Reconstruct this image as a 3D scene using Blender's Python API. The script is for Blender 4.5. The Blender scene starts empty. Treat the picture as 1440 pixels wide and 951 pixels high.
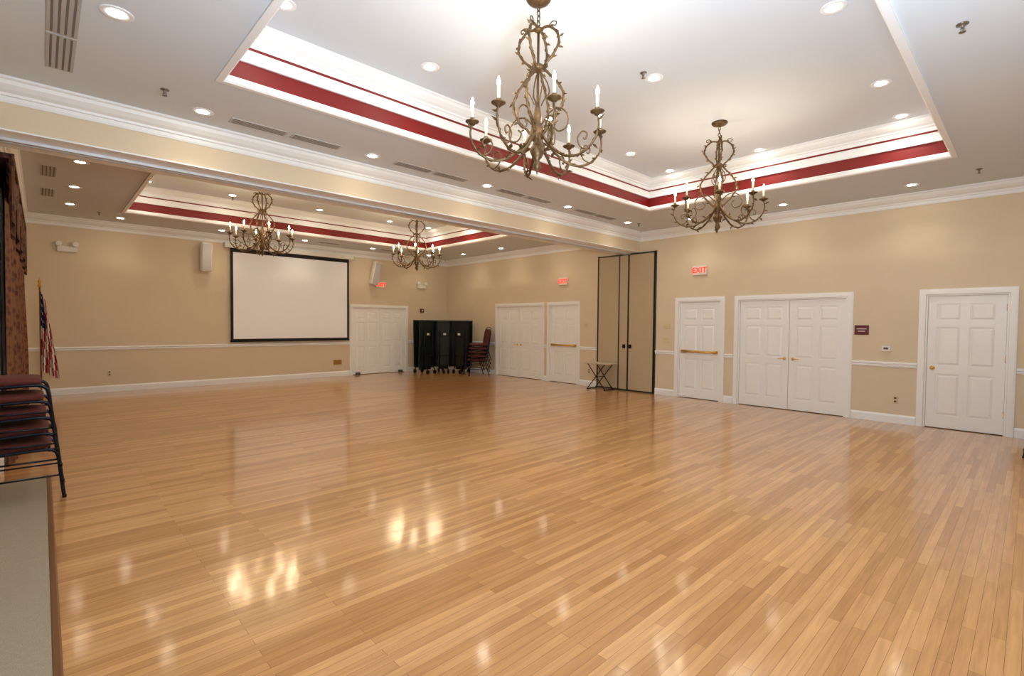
import bpy, math, random
from mathutils import Vector, Matrix
random.seed(4)
SC = bpy.context.scene
COL = SC.collection
def lin(c):
    return tuple(((x/255)/12.92 if x/255<=0.04045 else ((x/255+0.055)/1.055)**2.4) for x in c)+(1.0,)

# ------------------------------------------------------------ materials
def mat(name, rgb, rough=0.5, metal=0.0, emis=0.0, ecol=None, noise=0.0, nscale=8.0, bump=0.0, bscale=60.0, coat=0.0, nstretch=(1,1,1)):
    m = bpy.data.materials.new(name); m.use_nodes = True
    nt = m.node_tree; b = nt.nodes['Principled BSDF']
    col = lin(rgb)
    b.inputs['Base Color'].default_value = col
    b.inputs['Roughness'].default_value = rough
    b.inputs['Metallic'].default_value = metal
    if coat: 
        b.inputs['Coat Weight'].default_value = coat
        b.inputs['Coat Roughness'].default_value = 0.08
    if emis:
        b.inputs['Emission Color'].default_value = lin(ecol or rgb)
        b.inputs['Emission Strength'].default_value = emis
    tc = nt.nodes.new('ShaderNodeTexCoord')
    mp = nt.nodes.new('ShaderNodeMapping'); mp.inputs['Scale'].default_value = nstretch
    nt.links.new(tc.outputs['Object'], mp.inputs['Vector'])
    nz = nt.nodes.new('ShaderNodeTexNoise'); nz.inputs['Scale'].default_value = nscale; nz.inputs['Detail'].default_value = 4
    nt.links.new(mp.outputs['Vector'], nz.inputs['Vector'])
    if noise:
        mx = nt.nodes.new('ShaderNodeMix'); mx.data_type = 'RGBA'
        mx.inputs[6].default_value = tuple(max(0, c*(1-noise)) for c in col[:3])+(1,)
        mx.inputs[7].default_value = tuple(min(1, c*(1+noise)) for c in col[:3])+(1,)
        nt.links.new(nz.outputs['Fac'], mx.inputs[0]); nt.links.new(mx.outputs[2], b.inputs['Base Color'])
    if bump:
        n2 = nt.nodes.new('ShaderNodeTexNoise'); n2.inputs['Scale'].default_value = bscale; n2.inputs['Detail'].default_value = 3
        nt.links.new(mp.outputs['Vector'], n2.inputs['Vector'])
        bp = nt.nodes.new('ShaderNodeBump'); bp.inputs['Strength'].default_value = bump; bp.inputs['Distance'].default_value = 0.01
        nt.links.new(n2.outputs['Fac'], bp.inputs['Height']); nt.links.new(bp.outputs['Normal'], b.inputs['Normal'])
    return m

M_WALL = mat('wall_vinyl_beige', (218,202,175), 0.75, noise=0.03, nscale=3, bump=0.15, bscale=120)
M_CEIL = mat('ceiling_paint', (214,222,230), 0.85, noise=0.02, nscale=2)
M_WHITE = mat('trim_white', (238,241,243), 0.4, noise=0.01)
M_DOOR = mat('door_white', (240,241,240), 0.4, noise=0.01)
M_RED = mat('tray_red', (120,8,6), 0.5, noise=0.05)
M_BRASS = mat('brass', (225,180,95), 0.3, 0.75, noise=0.05)
M_BRONZE = mat('antique_bronze', (96,74,47), 0.45, 0.6, noise=0.5, nscale=30, bump=0.4, bscale=60)
M_CANDLE = mat('candle_sleeve', (235,220,190), 0.5, noise=0.03)
M_FLAME = mat('bulb_flame', (255,225,170), 0.4, emis=90, ecol=(255,222,170), noise=0.01)
M_LAMP = mat('downlight_lens', (255,245,225), 0.4, emis=45, ecol=(255,240,215), noise=0.01)
M_BLACK = mat('black_metal', (22,24,28), 0.35, 0.6, noise=0.1)
M_DKTRIM = mat('partition_edge_trim', (42,44,36), 0.45, noise=0.1)
M_PANEL = mat('partition_fabric', (186,168,138), 0.85, noise=0.05, nscale=40, bump=0.2, bscale=300)
M_SCREEN = mat('screen_fabric', (244,247,253), 0.8, noise=0.01)
M_BLKCLOTH = mat('screen_border', (16,16,16), 0.8, noise=0.05)
M_GREY = mat('grille_grey', (185,185,184), 0.5, 0.1, noise=0.04)
M_DKGREY = mat('slot_dark', (70,70,68), 0.7, noise=0.04)
M_SLOT = mat('grille_slot', (112,112,112), 0.7, noise=0.04)
M_CHROME = mat('sprinkler_chrome', (130,125,118), 0.3, 0.9, noise=0.1)
M_MAROON = mat('seat_maroon_fabric', (94,40,34), 0.85, noise=0.3, nscale=60, bump=0.3, bscale=200)
M_FRAME = mat('chair_frame_gunmetal', (28,34,48), 0.25, 0.7, noise=0.1)
M_TT = mat('table_tennis_dark_green', (12,26,26), 0.35, noise=0.1)
M_TBL = mat('folding_table_top', (196,182,160), 0.5, noise=0.06)
M_CARPET = mat('carpet_greige', (156,144,124), 0.95, noise=0.12, nscale=50, bump=0.5, bscale=250)
M_THRESH = mat('threshold_wood', (110,72,40), 0.35, noise=0.2, nscale=20, nstretch=(8,1,1))
M_PLASTIC = mat('white_plastic', (228,226,216), 0.45, noise=0.02)
M_IVORY = mat('ivory_plate', (214,198,160), 0.45, noise=0.02)
M_EXITRED = mat('exit_red', (225,40,25), 0.4, emis=1.6, ecol=(255,40,20), noise=0.01)
M_PLAQ = mat('maroon_plaque', (96,20,30), 0.4, noise=0.03)
M_FRED = mat('flag_red', (170,25,35), 0.7, noise=0.08)
M_FWHITE = mat('flag_white', (225,220,210), 0.7, noise=0.04)
M_FBLUE = mat('flag_blue', (28,34,80), 0.7, noise=0.08)
M_ALU = mat('track_aluminium', (215,222,230), 0.35, 0.3, noise=0.03)
M_WOODPOLE = mat('pole_wood', (120,72,38), 0.35, noise=0.15, nscale=10, nstretch=(6,6,1))
M_GOLD = mat('gold_fringe', (200,150,60), 0.5, 0.5, noise=0.1)

def floor_mat():
    m = bpy.data.materials.new('oak_strip_floor'); m.use_nodes = True
    nt = m.node_tree; N = nt.nodes; L = nt.links; b = N['Principled BSDF']
    tc = N.new('ShaderNodeTexCoord')
    br = N.new('ShaderNodeTexBrick')
    br.offset = 0.37; br.offset_frequency = 2; br.squash = 1.0
    br.inputs['Scale'].default_value = 1.0
    br.inputs['Brick Width'].default_value = 1.15
    br.inputs['Row Height'].default_value = 0.055
    br.inputs['Mortar Size'].default_value = 0.0009
    br.inputs['Mortar Smooth'].default_value = 0.1
    br.inputs['Bias'].default_value = 0.0
    br.inputs['Color1'].default_value = lin((212,163,110))
    br.inputs['Color2'].default_value = lin((178,128,78))
    br.inputs['Mortar'].default_value = lin((120,78,44))
    L.new(tc.outputs['Object'], br.inputs['Vector'])
    mp = N.new('ShaderNodeMapping'); mp.inputs['Scale'].default_value = (3.0, 45.0, 1)
    L.new(tc.outputs['Object'], mp.inputs['Vector'])
    nz = N.new('ShaderNodeTexNoise'); nz.inputs['Scale'].default_value = 1.0; nz.inputs['Detail'].default_value = 6; nz.inputs['Distortion'].default_value = 0.6
    L.new(mp.outputs['Vector'], nz.inputs['Vector'])
    cr = N.new('ShaderNodeValToRGB')
    cr.color_ramp.elements[0].position = 0.3; cr.color_ramp.elements[0].color = (0.80,0.76,0.71,1)
    cr.color_ramp.elements[1].position = 0.7; cr.color_ramp.elements[1].color = (1.06,1.04,1.0,1)
    L.new(nz.outputs['Fac'], cr.inputs['Fac'])
    mx = N.new('ShaderNodeMix'); mx.data_type='RGBA'; mx.blend_type='MULTIPLY'; mx.inputs[0].default_value = 0.9
    L.new(br.outputs['Color'], mx.inputs[6]); L.new(cr.outputs['Color'], mx.inputs[7])
    L.new(mx.outputs[2], b.inputs['Base Color'])
    b.inputs['Roughness'].default_value = 0.3
    b.inputs['Specular IOR Level'].default_value = 0.2
    n2 = N.new('ShaderNodeTexNoise'); n2.inputs['Scale'].default_value = 1.3; n2.inputs['Detail'].default_value = 5
    L.new(tc.outputs['Object'], n2.inputs['Vector'])
    mr = N.new('ShaderNodeMapRange'); mr.inputs['To Min'].default_value = 0.085; mr.inputs['To Max'].default_value = 0.14
    L.new(n2.outputs['Fac'], mr.inputs['Value']); L.new(mr.outputs['Result'], b.inputs['Coat Roughness'])
    b.inputs['Coat Weight'].default_value = 0.9; b.inputs['Coat IOR'].default_value = 1.5
    n3 = N.new('ShaderNodeTexNoise'); n3.inputs['Scale'].default_value = 26; n3.inputs['Detail'].default_value = 2
    L.new(tc.outputs['Object'], n3.inputs['Vector'])
    ad = N.new('ShaderNodeMath'); ad.operation='MULTIPLY_ADD'; ad.inputs[1].default_value = -0.3
    L.new(br.outputs['Fac'], ad.inputs[0]); L.new(n3.outputs['Fac'], ad.inputs[2])
    bp = N.new('ShaderNodeBump'); bp.inputs['Strength'].default_value = 0.035; bp.inputs['Distance'].default_value = 0.01
    L.new(ad.outputs[0], bp.inputs['Height']); L.new(bp.outputs['Normal'], b.inputs['Normal']); L.new(bp.outputs['Normal'], b.inputs['Coat Normal'])
    return m
M_FLOOR = floor_mat()

def curtain_mat(name, c1, c2, sc):
    m = bpy.data.materials.new(name); m.use_nodes = True
    nt = m.node_tree; N = nt.nodes; L = nt.links; b = N['Principled BSDF']
    tc = N.new('ShaderNodeTexCoord'); v = N.new('ShaderNodeTexVoronoi'); v.inputs['Scale'].default_value = sc
    L.new(tc.outputs['Object'], v.inputs['Vector'])
    cr = N.new('ShaderNodeValToRGB'); cr.color_ramp.elements[0].color = lin(c1); cr.color_ramp.elements[1].color = lin(c2)
    cr.color_ramp.elements[0].position = 0.25; cr.color_ramp.elements[1].position = 0.6
    L.new(v.outputs['Distance'], cr.inputs['Fac']); L.new(cr.outputs['Color'], b.inputs['Base Color'])
    b.inputs['Roughness'].default_value = 0.7
    return m
M_CURT = curtain_mat('brocade_curtain', (78,34,26), (122,78,46), 14)
M_VAL = curtain_mat('valance_fabric', (46,18,18), (100,58,34), 12)

# ------------------------------------------------------------ mesh builder
def catmull(pts, n=6, closed=False):
    P = [Vector(p) for p in pts]; out = []
    m = len(P)
    rng = range(m if closed else m-1)
    for i in rng:
        if closed: p0,p1,p2,p3 = P[(i-1)%m],P[i],P[(i+1)%m],P[(i+2)%m]
        else: p0,p1,p2,p3 = P[max(i-1,0)],P[i],P[i+1],P[min(i+2,m-1)]
        for k in range(n):
            t = k/n
            out.append(0.5*((2*p1)+(-p0+p2)*t+(2*p0-5*p1+4*p2-p3)*t*t+(-p0+3*p1-3*p2+p3)*t**3))
    if not closed: out.append(P[-1].copy())
    return out

class MB:
    def __init__(s): s.v=[]; s.f=[]; s.fm=[]; s.fs=[]; s.mats=[]; s.M=Matrix.Identity(4)
    def mi(s, m):
        if m not in s.mats: s.mats.append(m)
        return s.mats.index(m)
    def add(s, vs, fs, m, smooth=False):
        o=len(s.v); s.v += [s.M @ Vector(p) for p in vs]; k=s.mi(m)
        for f in fs: s.f.append([o+i for i in f]); s.fm.append(k); s.fs.append(smooth)
    def box(s, a, b, m):
        x0,x1=sorted((a[0],b[0])); y0,y1=sorted((a[1],b[1])); z0,z1=sorted((a[2],b[2]))
        s.add([(x0,y0,z0),(x1,y0,z0),(x1,y1,z0),(x0,y1,z0),(x0,y0,z1),(x1,y0,z1),(x1,y1,z1),(x0,y1,z1)],
              [(0,3,2,1),(4,5,6,7),(0,1,5,4),(1,2,6,5),(2,3,7,6),(3,0,4,7)], m)
    def bbox(s, a, b, m, r=0.01):
        x0,x1=sorted((a[0],b[0])); y0,y1=sorted((a[1],b[1])); z0,z1=sorted((a[2],b[2]))
        rings=[(z0,r),(z0+r,0),(z1-r,0),(z1,r)]; vs=[]; 
        for z,i in rings:
            X0,X1,Y0,Y1=x0+i,x1-i,y0+i,y1-i
            vs += [(X0+r,Y0,z),(X1-r,Y0,z),(X1,Y0+r,z),(X1,Y1-r,z),(X1-r,Y1,z),(X0+r,Y1,z),(X0,Y1-r,z),(X0,Y0+r,z)]
        fs=[tuple(range(7,-1,-1)), tuple(range(24,32))]
        for k in range(3):
            for j in range(8):
                fs.append((k*8+j,k*8+(j+1)%8,(k+1)*8+(j+1)%8,(k+1)*8+j))
        s.add(vs,fs,m)
    def tube(s, pts, r, m, seg=8, closed=False):
        P=[Vector(p) for p in pts]; n=len(P)
        R=r if isinstance(r,(list,tuple)) else [r]*n
        T=[]
        for i in range(n):
            a=P[(i-1)%n] if (closed or i>0) else P[i]; b=P[(i+1)%n] if (closed or i<n-1) else P[i]
            t=(b-a); T.append(t.normalized() if t.length>1e-9 else Vector((0,0,1)))
        up=Vector((0,0,1)) if abs(T[0].z)<0.9 else Vector((1,0,0))
        nrm=(up-T[0]*up.dot(T[0])).normalized(); vs=[]
        for i in range(n):
            nrm=(nrm-T[i]*nrm.dot(T[i]))
            nrm=nrm.normalized() if nrm.length>1e-6 else Vector((1,0,0))
            bn=T[i].cross(nrm)
            for k in range(seg):
                a=2*math.pi*k/seg; vs.append(P[i]+(nrm*math.cos(a)+bn*math.sin(a))*R[i])
        fs=[]
        for i in range(n if closed else n-1):
            j=(i+1)%n
            for k in range(seg):
                k2=(k+1)%seg; fs.append((i*seg+k,i*seg+k2,j*seg+k2,j*seg+k))
        if not closed:
            fs.append(tuple(range(seg-1,-1,-1))); fs.append(tuple((n-1)*seg+k for k in range(seg)))
        s.add(vs,fs,m,True)
    def lathe(s, prof, c, m, seg=20, axis='z', smooth=True):
        vs=[]; fs=[]; n=len(prof); c=Vector(c)
        for r,h in prof:
            for k in range(seg):
                a=2*math.pi*k/seg; x,y=r*math.cos(a),r*math.sin(a)
                p={'z':(x,y,h),'x':(h,x,y),'y':(y,h,x)}[axis]; vs.append(c+Vector(p))
        for i in range(n-1):
            for k in range(seg):
                k2=(k+1)%seg; fs.append((i*seg+k,i*seg+k2,(i+1)*seg+k2,(i+1)*seg+k))
        if prof[0][0]>1e-5: fs.append(tuple(range(seg-1,-1,-1)))
        if prof[-1][0]>1e-5: fs.append(tuple((n-1)*seg+k for k in range(seg)))
        s.add(vs,fs,m,smooth)
    def sweep(s, path, prof, m, closed=True):
        P=[Vector((p[0],p[1])) for p in path]; n=len(P); k=len(prof); vs=[]
        for i in range(n):
            def nd(a,b):
                d=(b-a).normalized(); return Vector((-d.y,d.x))
            if closed: n1=nd(P[i-1],P[i]); n2=nd(P[i],P[(i+1)%n])
            else:
                n1=nd(P[i-1],P[i]) if i>0 else nd(P[i],P[i+1]); n2=nd(P[i],P[i+1]) if i<n-1 else n1
            mit=(n1+n2); mit=mit/(mit.dot(n1)) if mit.length>1e-6 else n1
            for o,z in prof: vs.append((P[i].x+mit.x*o,P[i].y+mit.y*o,z))
        fs=[]
        for i in range(n if closed else n-1):
            j=(i+1)%n
            for q in range(k):
                q2=(q+1)%k; fs.append((i*k+q,j*k+q,j*k+q2,i*k+q2))
        if not closed:
            fs.append(tuple(range(k))); fs.append(tuple((n-1)*k+q for q in range(k-1,-1,-1)))
        s.add(vs,fs,m)
    def superq(s, c, h, m, e=0.35, nu=28, nv=14, M=None):
        def f(w,e): return math.copysign(abs(w)**e,w)
        vs=[];fs=[]
        for i in range(nv+1):
            v=-math.pi/2+math.pi*i/nv
            for k in range(nu):
                u=2*math.pi*k/nu
                p=Vector((h[0]*f(math.cos(v),e)*f(math.cos(u),e),h[1]*f(math.cos(v),e)*f(math.sin(u),e),h[2]*f(math.sin(v),0.6)))
                if M: p=M@p
                vs.append(p+Vector(c))
        for i in range(nv):
            for k in range(nu):
                k2=(k+1)%nu; fs.append((i*nu+k,i*nu+k2,(i+1)*nu+k2,(i+1)*nu+k))
        s.add(vs,fs,m,True)
    def grid(s, fn, nu, nv, m, mf=None):
        vs=[fn(i/nu,j/nv) for j in range(nv+1) for i in range(nu+1)]
        o=len(s.v); s.v+=[s.M@Vector(p) for p in vs]
        for j in range(nv):
            for i in range(nu):
                s.f.append([o+j*(nu+1)+i,o+j*(nu+1)+i+1,o+(j+1)*(nu+1)+i+1,o+(j+1)*(nu+1)+i])
                s.fm.append(s.mi(mf(i,j) if mf else m)); s.fs.append(True)
    def mesh(s,name):
        me=bpy.data.meshes.new(name); me.from_pydata([tuple(v) for v in s.v],[],s.f)
        for m in s.mats: me.materials.append(m)
        for p,mi_,sm in zip(me.polygons,s.fm,s.fs): p.material_index=mi_; p.use_smooth=sm
        me.update(); return me
    def obj(s,name,loc=(0,0,0),rz=0.0,parent=None):
        o=bpy.data.objects.new(name,s.mesh(name)); COL.objects.link(o)
        o.location=loc; o.rotation_euler=(0,0,rz)
        if parent: o.parent=parent
        return o
def inst(me,name,loc,rz=0.0):
    o=bpy.data.objects.new(name,me); COL.objects.link(o); o.location=loc; o.rotation_euler=(0,0,rz); return o
def light(name,kind,loc,energy,color,parent=None,**kw):
    d=bpy.data.lights.new(name,kind); d.energy=energy; d.color=color
    for k,v in kw.items(): setattr(d,k,v)
    o=bpy.data.objects.new(name,d); COL.objects.link(o); o.location=loc
    if parent: o.parent=parent
    return o

# ------------------------------------------------------------ room dims
XL, XR, YN, YF = -1.2, 10.0, -0.8, 13.75
XLF = -0.32            # far-room left wall
BY0, BY1, BZ = 6.3, 6.9, 3.23
CZ, UZ, HT = 3.65, 4.2, 4.3
T1=(1.12,8.15,0.70,4.96); T2=(1.15,8.15,8.0,12.25)

b=MB(); b.box((XL-.15,YN-.15,-.1),(XR+.15,YF+.15,0),M_FLOOR); b.obj('floor')
# ceiling
b=MB()
def soffit(x0,x1,y0,y1,t):
    b.box((x0,y0,CZ),(x1,t[2],UZ),M_CEIL); b.box((x0,t[3],CZ),(x1,y1,UZ),M_CEIL)
    b.box((x0,t[2],CZ),(t[0],t[3],UZ),M_CEIL); b.box((t[1],t[2],CZ),(x1,t[3],UZ),M_CEIL)
soffit(XL,XR,YN,BY0,T1); soffit(XLF,XR,BY1,YF,T2)
b.box((XL,YN,UZ),(XR,YF,HT),M_CEIL); b.obj('ceiling')
# beam
b=MB(); b.box((XL,BY0,BZ),(XR,BY1,UZ),M_WALL); b.obj('ceiling_beam')
b=MB()
b.box((XL,6.29,BZ-.014),(XR-.02,6.53,BZ),M_WHITE); b.box((XL,6.67,BZ-.014),(XR-.02,6.91,BZ),M_WHITE)
b.box((XL,6.53,BZ-.040),(XR-.02,6.585,BZ),M_ALU); b.box((XL,6.615,BZ-.040),(XR-.02,6.67,BZ),M_ALU)
b.box((XL,6.585,BZ-.01),(XR-.02,6.615,BZ),M_DKGREY)
b.obj('partition_track')

# walls
def wall_open(name, mk, a0, a1, opens):
    b=MB(); cur=a0
    for o0,o1,h in sorted(opens):
        mk(b,cur,o0,0,HT); mk(b,o0,o1,h,HT); cur=o1
    mk(b,cur,a1,0,HT); return b.obj(name)
OP_R=[(.25,1.17,2.06),(2.21,4.03,2.06),(4.39,5.30,2.06),(5.85,7.46,3.22),(8.09,9.06,2.06),(9.33,11.19,2.06)]
wall_open('wall_right', lambda b,u,v,z0,z1: b.box((XR,u,z0),(XR+.15,v,z1),M_WALL), YN, YF, OP_R)
OP_F=[(6.60,8.38,2.0)]
wall_open('wall_far', lambda b,u,v,z0,z1: b.box((u,YF,z0),(v,YF+.15,z1),M_WALL), XLF-.15, XR+.15, OP_F)
b=MB(); b.box((XL-.15,YN-.15,0),(XR+.15,YN,HT),M_WALL); b.obj('wall_near')
b=MB(); b.box((XL-.15,YN,0),(XL,BY1,HT),M_WALL); b.obj('wall_left_near')
b=MB(); b.box((XL-.15,BY1,0),(XLF-.15,BY1+.15,HT),M_WALL); b.obj('wall_left_return')
b=MB(); b.box((XLF-.15,BY1,0),(XLF,YF,HT),M_WALL); b.obj('wall_left')

# crown mouldings
def crown(path,top,name,drop=.19,proj=.15,m=M_WHITE,closed=True):
    d,p=drop,proj
    prof=[(0,top),(p,top),(p,top-.02*d/.19),(p*.88,top-.03*d/.19),(p*.80,top-.06*d/.19),(p*.55,top-.095*d/.19),(p*.30,top-.115*d/.19),(p*.26,top-.135*d/.19),(p*.14,top-.14*d/.19),(p*.12,top-.17*d/.19),(p*.06,top-d),(0,top-d)]
    b=MB(); b.sweep(path,prof,m,closed); return b
crown([(XL,YN),(XR,YN),(XR,BY0),(XL,BY0)],CZ,'').obj('trim_1')
crown([(XLF,BY1),(XR,BY1),(XR,YF),(XLF,YF)],CZ,'').obj('trim_2')
# tray mouldings
for k,t in enumerate((T1,T2)):
    path=[(t[0],t[2]),(t[1],t[2]),(t[1],t[3]),(t[0],t[3])]
    b=crown(path,UZ,'',.17,.15)
    b.sweep(path,[(0,3.635),(.05,3.635),(.065,3.65),(.065,3.675),(.05,3.69),(.035,3.70),(.03,3.715),(0,3.715)],M_WHITE)
    b.sweep(path,[(0,3.715),(.012,3.715),(.012,3.875),(0,3.875)],M_RED)
    b.sweep(path,[(0,3.875),(.035,3.875),(.035,3.89),(.02,3.90),(.02,3.995),(0,3.995)],M_WHITE)
    b.sweep(path,[(0,3.995),(.022,3.995),(.022,4.02),(0,4.02)],M_RED)
    b.sweep(path,[(0,4.02),(.02,4.02),(.02,4.03),(0,4.03)],M_WHITE)
    b.obj('trim_%d'%(3+k))
# baseboards & chair rails
BASE=[(0,0),(.018,0),(.018,.11),(.012,.125),(.006,.14),(0,.14)]
RAIL=[(0,.905),(.012,.905),(.02,.925),(.014,.94),(.03,.955),(.03,.975),(.014,.985),(0,.985)]
segR=[]; cur=YN
for o0,o1,h in OP_R:
    c=.09 if h<3 else .0
    if o0-c-cur>.02: segR.append((cur,o0-c))
    cur=o1+c
segR.append((cur,YF))
b=MB(); r=MB()
for u,v in segR: b.sweep([(XR,u),(XR,v)],BASE,M_WHITE,False); r.sweep([(XR,u),(XR,v)],RAIL,M_WHITE,False)
b.obj('baseboard_right'); r.obj('trim_5')
b=MB(); r=MB()
for u,v in ((XR-.03,8.47),(6.51,XLF)): b.sweep([(u,YF),(v,YF)],BASE,M_WHITE,False); r.sweep([(u,YF),(v,YF)],RAIL,M_WHITE,False)
b.obj('baseboard_far'); r.obj('trim_6')
b=MB(); b.sweep([(XLF,YF-.03),(XLF,BY1+.2)],BASE,M_WHITE,False); b.obj('baseboard_left')
b=MB(); b.sweep([(XL,YN),(XR-.03,YN)],BASE,M_WHITE,False); b.obj('baseboard_near')

# ------------------------------------------------------------ doors
def leaf(b,x0,w,h,y=.02):
    z0=.012
    b.box((x0,y+.014,z0),(x0+w,y+.04,h),M_DOOR)
    st=.105 if w>.8 else .1
    mid=.09
    rails=[(z0,.20),(.84,.97),(1.56,1.66),(h-.115,h)]
    b.box((x0,y,z0),(x0+st,y+.014,h),M_DOOR); b.box((x0+w-st,y,z0),(x0+w,y+.014,h),M_DOOR)
    b.box((x0+w/2-mid/2,y,z0),(x0+w/2+mid/2,y+.014,h),M_DOOR)
    for a,c in rails:
        b.box((x0+st,y,a),(x0+w/2-mid/2,y+.014,c),M_DOOR); b.box((x0+w/2+mid/2,y,a),(x0+w-st,y+.014,c),M_DOOR)
    for a,c in ((.20,.84),(.97,1.56),(1.66,h-.115)):
        for u,v in ((x0+st,x0+w/2-mid/2),(x0+w/2+mid/2,x0+w-st)):
            g=.016; i=.045
            yo=y+.014; yi=y+.002
            vs=[(u+g,yo,a+g),(v-g,yo,a+g),(v-g,yo,c-g),(u+g,yo,c-g),(u+i,yi,a+i),(v-i,yi,a+i),(v-i,yi,c-i),(u+i,yi,c-i)]
            b.add(vs,[(0,1,5,4),(1,2,6,5),(2,3,7,6),(3,0,4,7),(4,5,6,7)],M_DOOR)
def knob(b,x,z,y=.02):
    b.lathe([(.0,y-.062),(.018,y-.06),(.027,y-.048),(.024,y-.036),(.011,y-.03),(.009,y-.008),(.028,y-.006),(.03,y)],(x,0,z),M_BRASS,16,'y')
def lever(b,x,z,s,y=.02):
    b.lathe([(.009,y-.045),(.009,y-.008),(.026,y-.006),(.028,y)],(x,0,z),M_BRASS,16,'y')
    b.tube([(x,y-.045,z),(x+s*.05,y-.05,z+.004),(x+s*.11,y-.045,z-.002)],[.010,.008,.007],M_BRASS,8)
def door(name,loc,rz,w,h,leaves,hw):
    b=MB(); cw=.085
    for y0,y1,ins in ((-.016,0,0),(-.026,-.016,.018)):
        a=cw-ins
        b.box((-a,y0,0),(-.004,y1,h+a),M_DOOR); b.box((w+.004,y0,0),(w+a,y1,h+a),M_DOOR); b.box((-.004,y0,h+.004),(w+.004,y1,h+a),M_DOOR)
    j=.022
    b.box((0,0,0),(j,.12,h),M_DOOR); b.box((w-j,0,0),(w,.12,h),M_DOOR); b.box((j,0,h-j),(w-j,.12,h),M_DOOR)
    b.box((j,.10,0),(w-j,.12,h-j),M_DKGREY)
    iw=w-2*j
    if leaves==1:
        leaf(b,j+.003,iw-.006,h-j-.003)
    else:
        lw=iw/2
        leaf(b,j+.003,lw-.0065,h-j-.003); leaf(b,j+lw+.0035,lw-.0065,h-j-.003)
    if hw=='bar':
        z=1.0
        b.box((j+.05,-.03,z-.03),(j+.17,.02,z+.03),M_BRASS); b.box((w-j-.12,-.02,z-.03),(w-j-.03,.02,z+.03),M_BRASS)
        b.tube([(j+.1,-.035,z),(w-j-.06,-.035,z)],.024,M_BRASS,12)
    elif hw=='pair':
        lever(b,w/2-.07,.95,-1); lever(b,w/2+.07,.95,1)
    elif hw=='knob':
        knob(b,j+.07,.93)
        for z in (.25,1.05,1.8): b.tube([(w-j,.012,z),(w-j,.012,z+.1)],.009,M_BRASS,8)
    elif hw=='stops':
        b.box((.10,-.06,0),(.22,.015,.07),M_DKGREY); b.box((w-.25,-.06,0),(w-.13,.015,.07),M_DKGREY)
    return b.obj(name,loc,rz)
R90=-math.pi/2
door('door_1',(XR,1.17,0),R90,.92,2.06,1,'knob')
door('door_2',(XR,4.03,0),R90,1.82,2.06,2,'pair')
door('door_3',(XR,5.30,0),R90,.91,2.06,1,'bar')
door('door_4',(XR,9.06,0),R90,.97,2.06,1,'bar')
door('door_5',(XR,11.19,0),R90,1.86,2.06,2,'pair')
door('door_6',(6.60,YF,0),0,1.78,2.0,2,'stops')

# folding partition in its pocket  (local x to right as seen from room)
b=MB(); W=1.61; H=3.21
def fpanel(x0,x1,y0,knobx=None):
    t=.016
    b.box((x0+t,y0+.006,.03),(x1-t,y0+.07,H-.02),M_PANEL)
    b.box((x0,y0,.005),(x0+t,y0+.08,H),M_DKTRIM); b.box((x1-t,y0,.005),(x1,y0+.08,H),M_DKTRIM)
    b.box((x0+t,y0,.005),(x1-t,y0+.08,.035),M_DKTRIM); b.box((x0+t,y0,H-.03),(x1-t,y0+.08,H),M_DKTRIM)
    if knobx: b.box((knobx-.035,y0-.012,1.0),(knobx+.035,y0+.004,1.09),M_BLACK)
fpanel(.03,.64,-.03); fpanel(.645,.90,-.04,.80); fpanel(.905,1.57,-.035,.965)
b.box((0,-.02,0),(.028,.12,H+.01),M_DKTRIM); b.box((W-.03,-.02,0),(W,.12,H+.01),M_DKTRIM); b.box((.03,.09,0),(W-.03,.12,H+.01),M_DKTRIM)
b.obj('folding_partition',(XR,7.46,0),R90)

# ------------------------------------------------------------ recessed lights
def dl_mesh():
    b=MB()
    b.lathe([(.055,-.001),(.060,-.004),(.092,-.006),(.097,-.003),(.097,0.0),(.055,0.0)],(0,0,0),M_WHITE,24)
    b.lathe([(0,-.0025),(.056,-.0025)],(0,0,0),M_LAMP,24)
    return b.mesh('recessed_light')
DL=dl_mesh()
WARM=(1.0,.80,.57); MID=(1.0,.93,.83)
XS=(1.2,3.05,4.95,6.85,8.75); XT=(1.5,2.95,4.8,6.65,7.85)
near=[(x,5.8,CZ) for x in XS]+[(x,0.0,CZ) for x in XS]+[(.4,4.38,CZ),(.4,2.4,CZ),(9.32,4.75,CZ),(9.32,3.05,CZ),(9.32,1.3,CZ)]
near+=[(x,y,UZ) for x in XT for y in (1.22,4.38)]+[(1.5,2.88,UZ),(4.8,2.88,UZ),(7.87,2.92,UZ)]
far=[(x,7.45,CZ) for x in XS]+[(x,13.0,CZ) for x in XS]+[(.4,8.8,CZ),(.4,10.5,CZ),(.4,12.1,CZ),(9.32,8.6,CZ),(9.32,10.3,CZ),(9.32,12.0,CZ)]
far+=[(x,y,UZ) for x in XT for y in (8.6,11.7)]+[(1.5,10.15,UZ),(4.8,10.15,UZ),(7.87,10.15,UZ)]
for lst,c,e in ((near,MID,18),(far,WARM,14)):
    for p in lst:
        o=inst(DL,'recessed_light',p)
        light('downlight_lamp','SPOT',(0,0,-.02),e,c,o,spot_size=math.radians(125),spot_blend=.7,shadow_soft_size=.05)

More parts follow.
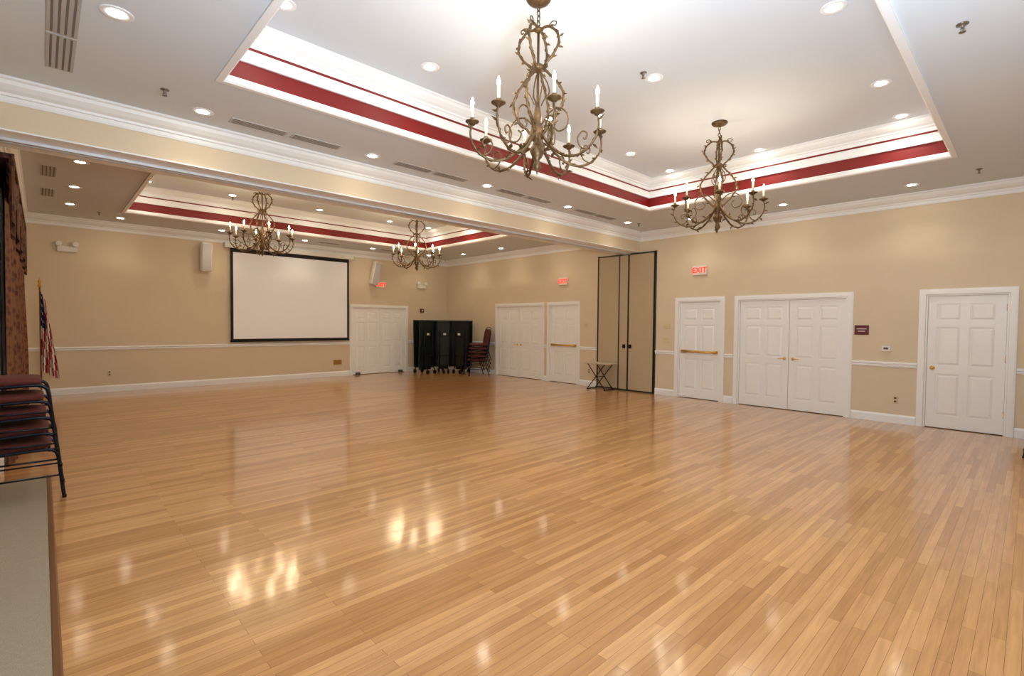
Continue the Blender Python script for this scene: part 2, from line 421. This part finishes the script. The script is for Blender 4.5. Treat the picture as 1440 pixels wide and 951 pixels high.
# ------------------------------------------------------------ chandeliers
def chand_mesh():
    b=MB()
    B=M_BRONZE
    b.lathe([(.095,0),(.10,-.012),(.085,-.03),(.05,-.04),(.02,-.055),(.0,-.056)],(0,0,0),B,24)
    z=-.05
    for i in range(5):
        pts=[]
        for k in range(10):
            a=2*math.pi*k/10; u=.014*math.cos(a); w=.028*math.sin(a)
            pts.append((u if i%2 else 0,0 if i%2 else u,z-.028+w))
        b.tube(pts,.0045,B,6,True); z-=.042
    b.tube([(0,0,-.24),(0,0,-1.3)],.011,B,8)
    b.lathe([(0,-.225),(.02,-.235),(.042,-.25),(.03,-.265),(.012,-.275)],(0,0,0),B,16)
    b.lathe([(.012,-.52),(.045,-.54),(.062,-.56),(.045,-.58),(.012,-.60)],(0,0,0),B,16)
    b.lathe([(.011,-.84),(.022,-.88),(.034,-.95),(.028,-1.0),(.05,-1.04),(.062,-1.08),(.05,-1.13),(.03,-1.16),(.05,-1.20),(.06,-1.235),(.04,-1.28),(.018,-1.31),(.03,-1.335),(.034,-1.36),(.02,-1.385),(.008,-1.40),(.0,-1.43)],(0,0,0),B,18)
    cage=[(.025,-.25),(.09,-.245),(.155,-.30),(.18,-.38),(.14,-.465),(.062,-.545),(.058,-.58),(.13,-.66),(.205,-.76),(.222,-.85),(.18,-.95),(.10,-1.04),(.045,-1.10)]
    def rot(p,a): return (p[0]*math.cos(a),p[0]*math.sin(a),p[1])
    def leaf(p,d,L,w):
        p=Vector(p); d=Vector(d).normalized(); s=d.cross(Vector((0,0,1))); s=s.normalized() if s.length>.01 else Vector((1,0,0))
        n=s.cross(d)
        b.add([p,p+d*L*.45+s*w+n*.006,p+d*L,p+d*L*.45-s*w+n*.006,p+d*L*.45-n*.008],[(0,1,4),(1,2,4),(2,3,4),(3,0,4),(0,3,1),(1,3,2)],B)
    for q in range(4):
        a=2*math.pi*q/4+.35
        c=catmull([rot(p,a) for p in cage],6)
        b.tube(c,.010,B,7)
        v=[]
        for i,p in enumerate(c):
            ph=i*1.0; rad=.014
            e=Vector((math.cos(a),math.sin(a),0)); t=Vector((-math.sin(a),math.cos(a),0))
            v.append(p+e*rad*math.cos(ph)+t*rad*math.sin(ph))
        b.tube(v,.0042,B,5)
        for i in range(6,len(c)-4,5):
            leaf(c[i],Vector((math.cos(a),math.sin(a),random.uniform(-.6,.9)))+Vector((-math.sin(a),math.cos(a),0))*random.uniform(-1,1),.055,.014)
        b.tube(catmull([rot(p,a) for p in [(.09,-.245),(.12,-.215),(.155,-.225),(.15,-.25),(.13,-.245)]],5),.005,B,6)
        b.tube(catmull([rot(p,a+.78) for p in [(.03,-.60),(.08,-.66),(.10,-.74),(.06,-.80),(.03,-.86)]],5),.006,B,6)
    for q in range(8):
        a=2*math.pi*q/8+.2
        arm=[(.04,-1.09),(.11,-1.19),(.22,-1.29),(.34,-1.33),(.45,-1.30),(.525,-1.22),(.55,-1.13),(.535,-1.055)]
        c=catmull([rot(p,a) for p in arm],6); b.tube(c,[.012-.004*i/len(c) for i in range(len(c))],B,8)
        v=[]
        e=Vector((math.cos(a),math.sin(a),0)); t=Vector((-math.sin(a),math.cos(a),0))
        for i,p in enumerate(c): v.append(p+Vector((0,0,1))*.014*math.cos(i*1.1)+t*.014*math.sin(i*1.1))
        b.tube(v,.004,B,5)
        if q%2==0: b.tube(catmull([rot(p,a) for p in [(.04,-1.02),(.12,-.94),(.21,-.93),(.28,-1.0),(.27,-1.09),(.20,-1.11),(.16,-1.06),(.19,-1.02)]],6),.007,B,6)
        b.tube(catmull([rot(p,a) for p in [(.45,-1.30),(.395,-1.27),(.37,-1.20),(.41,-1.155),(.45,-1.18),(.44,-1.22),(.42,-1.21)]],6),.0065,B,6)
        for i in (8,14,20,27,33,38):
            leaf(c[i],e*random.uniform(-.3,.8)+t*random.uniform(-1,1)+Vector((0,0,random.uniform(-.8,.6))),.065,.016)
        p=rot((.535,0),a); cz=-1.05
        b.lathe([(0,cz-.015),(.018,cz-.012),(.028,cz),(.052,cz+.012),(.056,cz+.018),(.03,cz+.014),(.018,cz+.016),(.019,cz+.045),(.0,cz+.046)],(p[0],p[1],0),B,14)
        b.lathe([(.0115,cz+.04),(.0115,cz+.135),(.0,cz+.137)],(p[0],p[1],0),M_CANDLE,10)
        b.lathe([(.006,cz+.135),(.012,cz+.15),(.0145,cz+.165),(.010,cz+.185),(.004,cz+.203),(0,cz+.212)],(p[0],p[1],0),M_FLAME,10)
    return b.mesh('chandelier')
CH=chand_mesh()
for i,(x,y,e,c) in enumerate(((2.97,2.85,32,(1,.86,.66)),(6.45,2.9,32,(1,.86,.66)),(3.05,10.1,40,(1,.76,.48)),(6.45,10.1,40,(1,.76,.48)))):
    o=inst(CH,'chandelier',(x,y,UZ),.25*i)
    for q in range(8):
        a=2*math.pi*q/8+.2
        light('candle_bulb','POINT',(.535*math.cos(a),.535*math.sin(a),-.80),e/8,c,o,shadow_soft_size=.025)

# ------------------------------------------------------------ vents & sprinklers
def vent(loc,L,Wd,rz,slots=4):
    b=MB(); b.box((0,0,-.008),(L,Wd,0),M_GREY)
    for i in range(slots):
        y=Wd*(i+.7)/(slots+.4); b.box((.02,y-.007,-.0095),(L-.02,y+.007,-.008),M_SLOT)
    b.obj('air_vent',loc,rz)
for x in (1.45,3.38,5.2,7.1):
    vent((x,5.74,CZ),.56,.15,0); vent((x+.62,5.74,CZ),.56,.15,0)
for y in (4.3,5.0): vent((.22,y,CZ),.68,.17,math.pi/2)
for y in (9.3,10.9): vent((.18,y,CZ),.68,.17,math.pi/2)
for x in (5.2,7.1): vent((x,-.05,CZ),.56,.15,0); vent((x+.62,-.05,CZ),.56,.15,0)
for x in (3.4,5.3,7.1): vent((x,12.9,CZ),.56,.15,0)
def spr_mesh():
    b=MB()
    b.lathe([(.035,0),(.035,-.006),(.012,-.01),(.010,-.03),(.012,-.035),(.005,-.045),(.005,-.055),(.020,-.056),(.020,-.059),(0,-.06)],(0,0,0),M_CHROME,14)
    b.tube([(.010,0,-.03),(.016,0,-.045),(.005,0,-.057)],.003,M_CHROME,5); b.tube([(-.010,0,-.03),(-.016,0,-.045),(-.005,0,-.057)],.003,M_CHROME,5)
    return b.mesh('sprinkler_head')
SP=spr_mesh()
for p in ((.84,5.5,CZ),(4.64,.4,CZ),(9.0,.56,CZ),(4.62,2.9,UZ),(.84,12.6,CZ),(9.0,5.7,CZ),(3.0,11.9,UZ),(.9,8.0,CZ)): inst(SP,'sprinkler_head',p)

# ------------------------------------------------------------ projection screen & far wall kit
b=MB(); y=YF
x0,x1,z0,z1=3.39,6.46,1.05,3.36
b.box((x0,y-.075,z0),(x1,y-.07,z1),M_BLKCLOTH)
b.box((x0+.06,y-.078,z0+.06),(x1-.06,y-.0752,z1-.10),M_SCREEN)
b.tube([(x0-.01,y-.073,z0),(x1+.01,y-.073,z0)],.018,M_BLACK,10)
b.box((x0-.12,y-.13,z1),(x1+.12,y-.02,z1+.11),M_PLASTIC)
b.box((x0-.14,y-.135,z1-.005),(x0-.12,y-.0,z1+.115),M_GREY); b.box((x1+.12,y-.135,z1-.005),(x1+.14,y-.0,z1+.115),M_GREY)
b.obj('projection_screen')
def speaker(loc,rz,tilt):
    b=MB(); b.M=Matrix.Translation((0,-.16,0))@Matrix.Rotation(tilt,4,'Y')@Matrix.Rotation(math.radians(6),4,'X')
    b.bbox((-.11,-.11,-.34),(.11,.09,.34),M_PLASTIC,.02)
    b.bbox((-.095,-.118,-.31),(.095,-.108,.31),M_GREY,.004)
    b.M=Matrix.Identity(4); b.box((-.04,-.1,-.05),(.04,0,.05),M_GREY)
    b.obj('wall_speaker',loc,rz)
speaker((2.85,YF,3.07),0,0); speaker((7.25,YF,3.02),.0,math.radians(9))
def emer(loc,rz):
    b=MB(); b.bbox((-.16,-.07,-.06),(.16,0,.06),M_PLASTIC,.012)
    for s in (-1,1):
        b.lathe([(.035,-.0),(.05,-.04),(.055,-.075),(.045,-.08),(0,-.078)],(s*.13,-.02,.10),M_PLASTIC,16,'y')
        b.box((s*.13-.012,-.05,.05),(s*.13+.012,-.02,.08),M_PLASTIC)
    b.obj('emergency_light',loc,rz)
emer((.40,YF,3.0),0); emer((8.95,YF,2.72),0)
def exit_sign(loc,rz):
    b=MB(); b.bbox((-.15,-.045,-.10),(.15,0,.10),M_PLASTIC,.008)
    o=b.obj('exit_sign',loc,rz)
    cu=bpy.data.curves.new('exit_lettering','FONT'); cu.body='EXIT'; cu.size=.155; cu.align_x='CENTER'; cu.align_y='CENTER'; cu.extrude=.002; cu.offset=.003
    cu.materials.append(M_EXITRED)
    t=bpy.data.objects.new('lettering',cu); COL.objects.link(t); t.parent=o; t.location=(0,-.048,0); t.rotation_euler=(math.pi/2,0,0)
exit_sign((XR,4.84,2.70),R90); exit_sign((XR,8.57,2.68),R90); exit_sign((7.50,YF,2.70),0)
def plate(name,loc,rz,w,h,m,toggles=0,kind='switch'):
    b=MB(); b.bbox((-w/2,-.009,-h/2),(w/2,0,h/2),m,.003)
    for i in range(toggles):
        x=(i-(toggles-1)/2)*.046
        if kind=='switch': b.box((x-.006,-.022,-.004),(x+.006,-.008,.018),m)
        else:
            for z in (-.028,.028): b.bbox((x-.016,-.012,z-.014),(x+.016,-.008,z+.014),M_DKGREY,.003)
    b.obj(name,loc,rz)
plate('light_switch',(XR,5.58,1.53),R90,.16,.115,M_IVORY,3)
plate('light_switch',(XR,5.58,1.22),R90,.16,.115,M_IVORY,3)
plate('light_switch',(XR,7.82,1.53),R90,.12,.115,M_IVORY,2)
plate('wall_outlet',(XR,1.52,.38),R90,.07,.115,M_IVORY,1,'o')
plate('wall_outlet',(1.05,YF,.40),0,.07,.115,M_IVORY,1,'o')
plate('wall_outlet',(XR,7.70,.38),R90,.07,.115,M_IVORY,1,'o')
b=MB(); b.bbox((-.06,-.03,-.045),(.06,0,.045),M_PLASTIC,.006); b.box((-.03,-.032,-.01),(.03,-.03,.02),M_DKGREY); b.obj('thermostat',(XR,1.66,1.20),R90)
b=MB(); b.bbox((-.10,-.012,-.08),(.10,0,.08),M_PLAQ,.003)
for z,w in ((.02,.07),(-.02,.05)): b.box((-w,-.0135,z-.006),(w,-.012,z+.006),M_PLASTIC)
b.obj('room_sign',(XR,2.0,1.50),R90)
b=MB(); b.bbox((-.06,-.05,-.06),(.06,0,.06),M_PLAQ,.006); b.lathe([(.03,-.052),(.03,-.05)],(0,0,0),M_PLASTIC,12,'y'); b.obj('fire_alarm',(8.98,YF,1.95),0)
b=MB(); b.bbox((-.05,-.03,-.08),(.05,0,.08),M_PLAQ,.006); b.obj('fire_pull_station',(8.72,YF,1.38),0)
b=MB(); b.box((-.12,-.01,-.07),(.12,0,.07),M_GOLD)
for i in range(5): b.box((-.10,-.012,-.05+i*.022),(.10,-.01,-.042+i*.022),M_DKGREY)
b.obj('wall_register',(6.15,YF,.40),0)
b=MB(); b.lathe([(.012,-.0),(.05,-.03),(.055,-.06),(.04,-.09),(0,-.10)],(0,0,0),M_PLASTIC,16); b.obj('security_camera_dome',(9.75,13.45,CZ-.0))

# ------------------------------------------------------------ curtains / window
b=MB()
b.box((XLF,7.9,.5),(XLF+.02,12.1,3.0),M_WHITE)
M_GLASSY=mat('window_glass_night',(40,44,52),.1,noise=.02)
for i in range(4): b.box((XLF+.02,7.97+i*1.03,.58),(XLF+.024,8.92+i*1.03,2.92),M_GLASSY)
b.obj('window_1')
def curtain(y0,y1,ph0):
    b=MB(); n=int((y1-y0)*60)
    def fn(u,v):
        y=y0+(y1-y0)*u; z=.02+2.95*v
        ph=y*2*math.pi/.19+ph0
        amp=.030*(1-.3*v)+.012*math.sin(y*9+ph0)
        g=.035*math.sin(math.pi*u)*(.4+.6*math.sin(z*1.4+ph0))
        return (XLF+.075+amp*math.sin(ph+.6*math.sin(z*1.3))+g,y+.012*math.cos(ph),z)
    b.grid(fn,n,16,M_CURT); b.obj('curtain')
curtain(7.35,8.55,0); curtain(8.7,9.9,1.3); curtain(10.05,11.25,2.1); curtain(11.4,12.6,.7)
b=MB()
ns=4; L0,L1=7.2,12.7
for k in range(ns):
    ya=L0+(L1-L0)*k/ns; yb=L0+(L1-L0)*(k+1)/ns
    def fn(u,v,ya=ya,yb=yb):
        y=ya+(yb-ya)*u; s=math.sin(math.pi*u)
        drop=.28+.30*s
        z=3.2-drop*v
        return (XLF+.09+.05*s*math.sin(math.pi*v)+.012*math.sin(v*22),y,z)
    b.grid(fn,20,26,M_VAL)
for k in range(ns+1):
    yc=L0+(L1-L0)*k/ns
    def fn(u,v,yc=yc):
        return (XLF+.12+.02*math.sin(u*18),yc+(u-.5)*.28*(.6+.5*v),3.2-(.85-.35*abs(u-.5))*v)
    b.grid(fn,24,8,M_VAL)
b.box((XLF,L0-.05,3.17),(XLF+.14,L1+.05,3.22),M_VAL)
b.obj('window_valance')

# ------------------------------------------------------------ flag
b=MB()
b.lathe([(.15,0),(.15,.02),(.12,.04),(.04,.07),(.02,.10)],(0,0,0),M_GOLD,24)
b.tube([(0,0,.08),(0,0,2.18)],.013,M_WOODPOLE,10)
b.lathe([(.0,2.17),(.02,2.18),(.035,2.21),(.02,2.24),(.01,2.25),(.03,2.28),(.01,2.33),(0,2.36)],(0,0,0),M_GOLD,14)
def ff(u,v):
    a=u*math.pi*7
    spread=.05+.15*v
    return (.02+spread*u*1.5, .035*math.sin(a)*(.4+.8*v)-.02, 2.10-1.55*v-.18*u)
def fm(i,j):
    if j<13 and i<20:
        return M_FWHITE if (i%4==1 and j%3==1) else M_FBLUE
    return M_FRED if ((i+j//3)//2)%2 else M_FWHITE
b.grid(ff,36,30,M_FRED,fm)
b.obj('american_flag',(-.02,13.35,0),-.5)

# ------------------------------------------------------------ stacking chairs
def chair_mesh():
    b=MB()
    b.superq((0,0,.462),(.24,.222,.040),M_MAROON,.35)
    b.superq((-.275,0,.76),(.035,.20,.17),M_MAROON,.5,M=Matrix.Rotation(math.radians(-10),4,'Y'))
    for s in (-1,1):
        y=s*.245
        side=catmull([(.315,y*1.02,.0),(.295,y,.20),(.28,y,.36),(.255,y,.415),(.19,y,.432),(.0,y,.428),(-.14,y,.42),(-.215,y,.44),(-.24,y,.50),(-.265,y,.66),(-.305,y*.96,.88)],5)
        b.tube(side,.0135,M_FRAME,8)
        b.tube([(-.17,y,.42),(-.24,y*1.0,.22),(-.31,y*1.02,.0)],.0125,M_FRAME,8)
        for x in (.315,-.31): b.lathe([(.015,0),(.016,.02),(.012,.03)],(x,y*1.02,0),M_BLACK,10)
        b.tube([(.295,y,.20),(-.24,y,.20)],.008,M_FRAME,6)
    b.tube(catmull([(-.305,-.235,.88),(-.325,-.17,.955),(-.33,0,.975),(-.325,.17,.955),(-.305,.235,.88)],6),.0115,M_FRAME,8)
    b.tube([(.225,-.245,.42),(.225,.245,.42)],.010,M_FRAME,8); b.tube([(-.17,-.245,.42),(-.17,.245,.42)],.010,M_FRAME,8)
    return b.mesh('stacking_chair')
CHM=chair_mesh()
def stack(x,y,rz,n,dz=.138,dx=-.014,z0=.0):
    for i in range(n):
        o=inst(CHM,'stacking_chair',(x+dx*i*math.cos(rz),y+dx*i*math.sin(rz),z0+dz*i),rz+random.uniform(-.015,.015))
stack(-.19,6.0,0,5,z0=.011)
stack(9.46,11.50,math.pi-.35,5,.115)
stack(8.75,-.27,math.pi/2,2)

# ------------------------------------------------------------ folded table tennis tables
def tt(loc,rz,w=1.2):
    b=MB(); h0,h1=.20,1.64
    for s in (-1,1):
        b.M=Matrix.Translation((0,s*.10,0))@Matrix.Rotation(s*math.radians(-1.5),4,'X')
        b.bbox((-w/2,-.012,h0),(w/2,.012,h1),M_TT,.006)
        yo=s*.026
        b.tube([(-w/2+.03,yo,h0+.03),(-w/2+.03,yo,h1-.03),(w/2-.03,yo,h1-.03),(w/2-.03,yo,h0+.03)],.013,M_BLACK,8,True)
        for x in (-.16,.16):
            b.tube([(x,yo*1.5,h0-.02),(x,yo*1.5,h1-.30)],.014,M_BLACK,8)
        b.tube([(-.16,yo*1.5,.55),(.16,yo*1.5,.55)],.010,M_BLACK,8); b.tube([(-.16,yo*1.5,1.15),(.16,yo*1.5,1.15)],.010,M_BLACK,8)
        b.tube([(-w/2+.05,yo*1.3,.45),(-.16,yo*1.5,.95)],.009,M_BLACK,6); b.tube([(w/2-.05,yo*1.3,.45),(.16,yo*1.5,.95)],.009,M_BLACK,6)
        b.box((-.05,yo-.01,1.18),(.03,yo+.01,1.24),M_FWHITE)
    b.M=Matrix.Identity(4)
    for x in (-w/2+.2,w/2-.2):
        b.tube(catmull([(x,-.30,.07),(x,-.24,.20),(x,-.06,.26),(x,.06,.26),(x,.24,.20),(x,.30,.07)],5),.018,M_BLACK,8)
        for y in (-.30,.30):
            b.lathe([(.0,-.02),(.06,-.02),(.065,-.01),(.065,.01),(.06,.02),(.0,.02)],(x,y,.065),M_BLACK,18,'x')
        b.tube([(x,0,.26),(x,0,1.5)],.016,M_BLACK,8)
    b.tube([(-w/2+.2,0,.26),(w/2-.2,0,.26)],.016,M_BLACK,8); b.box((-w/2+.15,-.06,.12),(w/2-.15,.06,.22),M_BLACK)
    b.obj('table_tennis_table',loc,rz)
tt((8.55,12.9,0),.12,.68); tt((9.14,12.75,0),-.35,.54); tt((9.50,12.30,0),-math.pi/2+.45,.62)

# small folding table
b=MB(); tw,td,th=.70,.42,.64
b.bbox((-tw/2,-td/2,th-.025),(tw/2,td/2,th),M_TBL,.008)
for y in (-td/2+.05,td/2-.05):
    b.tube([(-tw/2+.10,y,.012),(tw/2-.10,y,th-.03)],.011,M_BLACK,8); b.tube([(tw/2-.10,y+.024,.012),(-tw/2+.10,y+.024,th-.03)],.011,M_BLACK,8)
for x,yo in ((-tw/2+.10,0),(tw/2-.10,.024)): b.tube([(x,-td/2+.02+yo,.012),(x,td/2-.02,.012)],.011,M_BLACK,8)
b.tube([(0,-td/2+.05,th/2-.01),(0,td/2-.03,th/2-.01)],.008,M_BLACK,8)
b.obj('folding_table',(9.68,7.12,0),math.pi/2)

# carpet strip & threshold
b=MB(); b.box((XL,YN,0),(.015,6.7,.006),M_CARPET); b.obj('carpet')
b=MB(); b.sweep([(.05,YN+.02),(.05,6.7)],[(0,0),(.0,.006),(.008,.011),(.03,.011),(.036,.006),(.036,0)],M_THRESH,False); b.obj('trim_7')

# ------------------------------------------------------------ lights
f=light('bounce_flash','AREA',(1.2,.3,2.0),250,(.70,.85,1.0),shape='DISK',size=.9)
f.rotation_euler=Vector((.45,.4,1.0)).to_track_quat('-Z','Y').to_euler()
w=bpy.data.worlds.new('room_world'); SC.world=w; w.use_nodes=True
w.node_tree.nodes['Background'].inputs[0].default_value=(.5,.55,.6,1); w.node_tree.nodes['Background'].inputs[1].default_value=.2
try:
    SC.view_settings.view_transform='Standard'; SC.view_settings.look='None'
except Exception as ex: print(ex)

# ------------------------------------------------------------ camera
cd=bpy.data.cameras.new('camera'); cam=bpy.data.objects.new('camera',cd); COL.objects.link(cam)
cd.sensor_fit='HORIZONTAL'; cd.sensor_width=36; cd.lens=36*697/1440; cd.clip_start=.02
R=Matrix.Rotation(math.radians(-43.5),4,'Z')@Matrix.Rotation(math.radians(90-1.64),4,'X')@Matrix.Rotation(math.radians(.53),4,'Z')
cam.matrix_world=Matrix.Translation((0,0,1.55))@R
SC.camera=cam
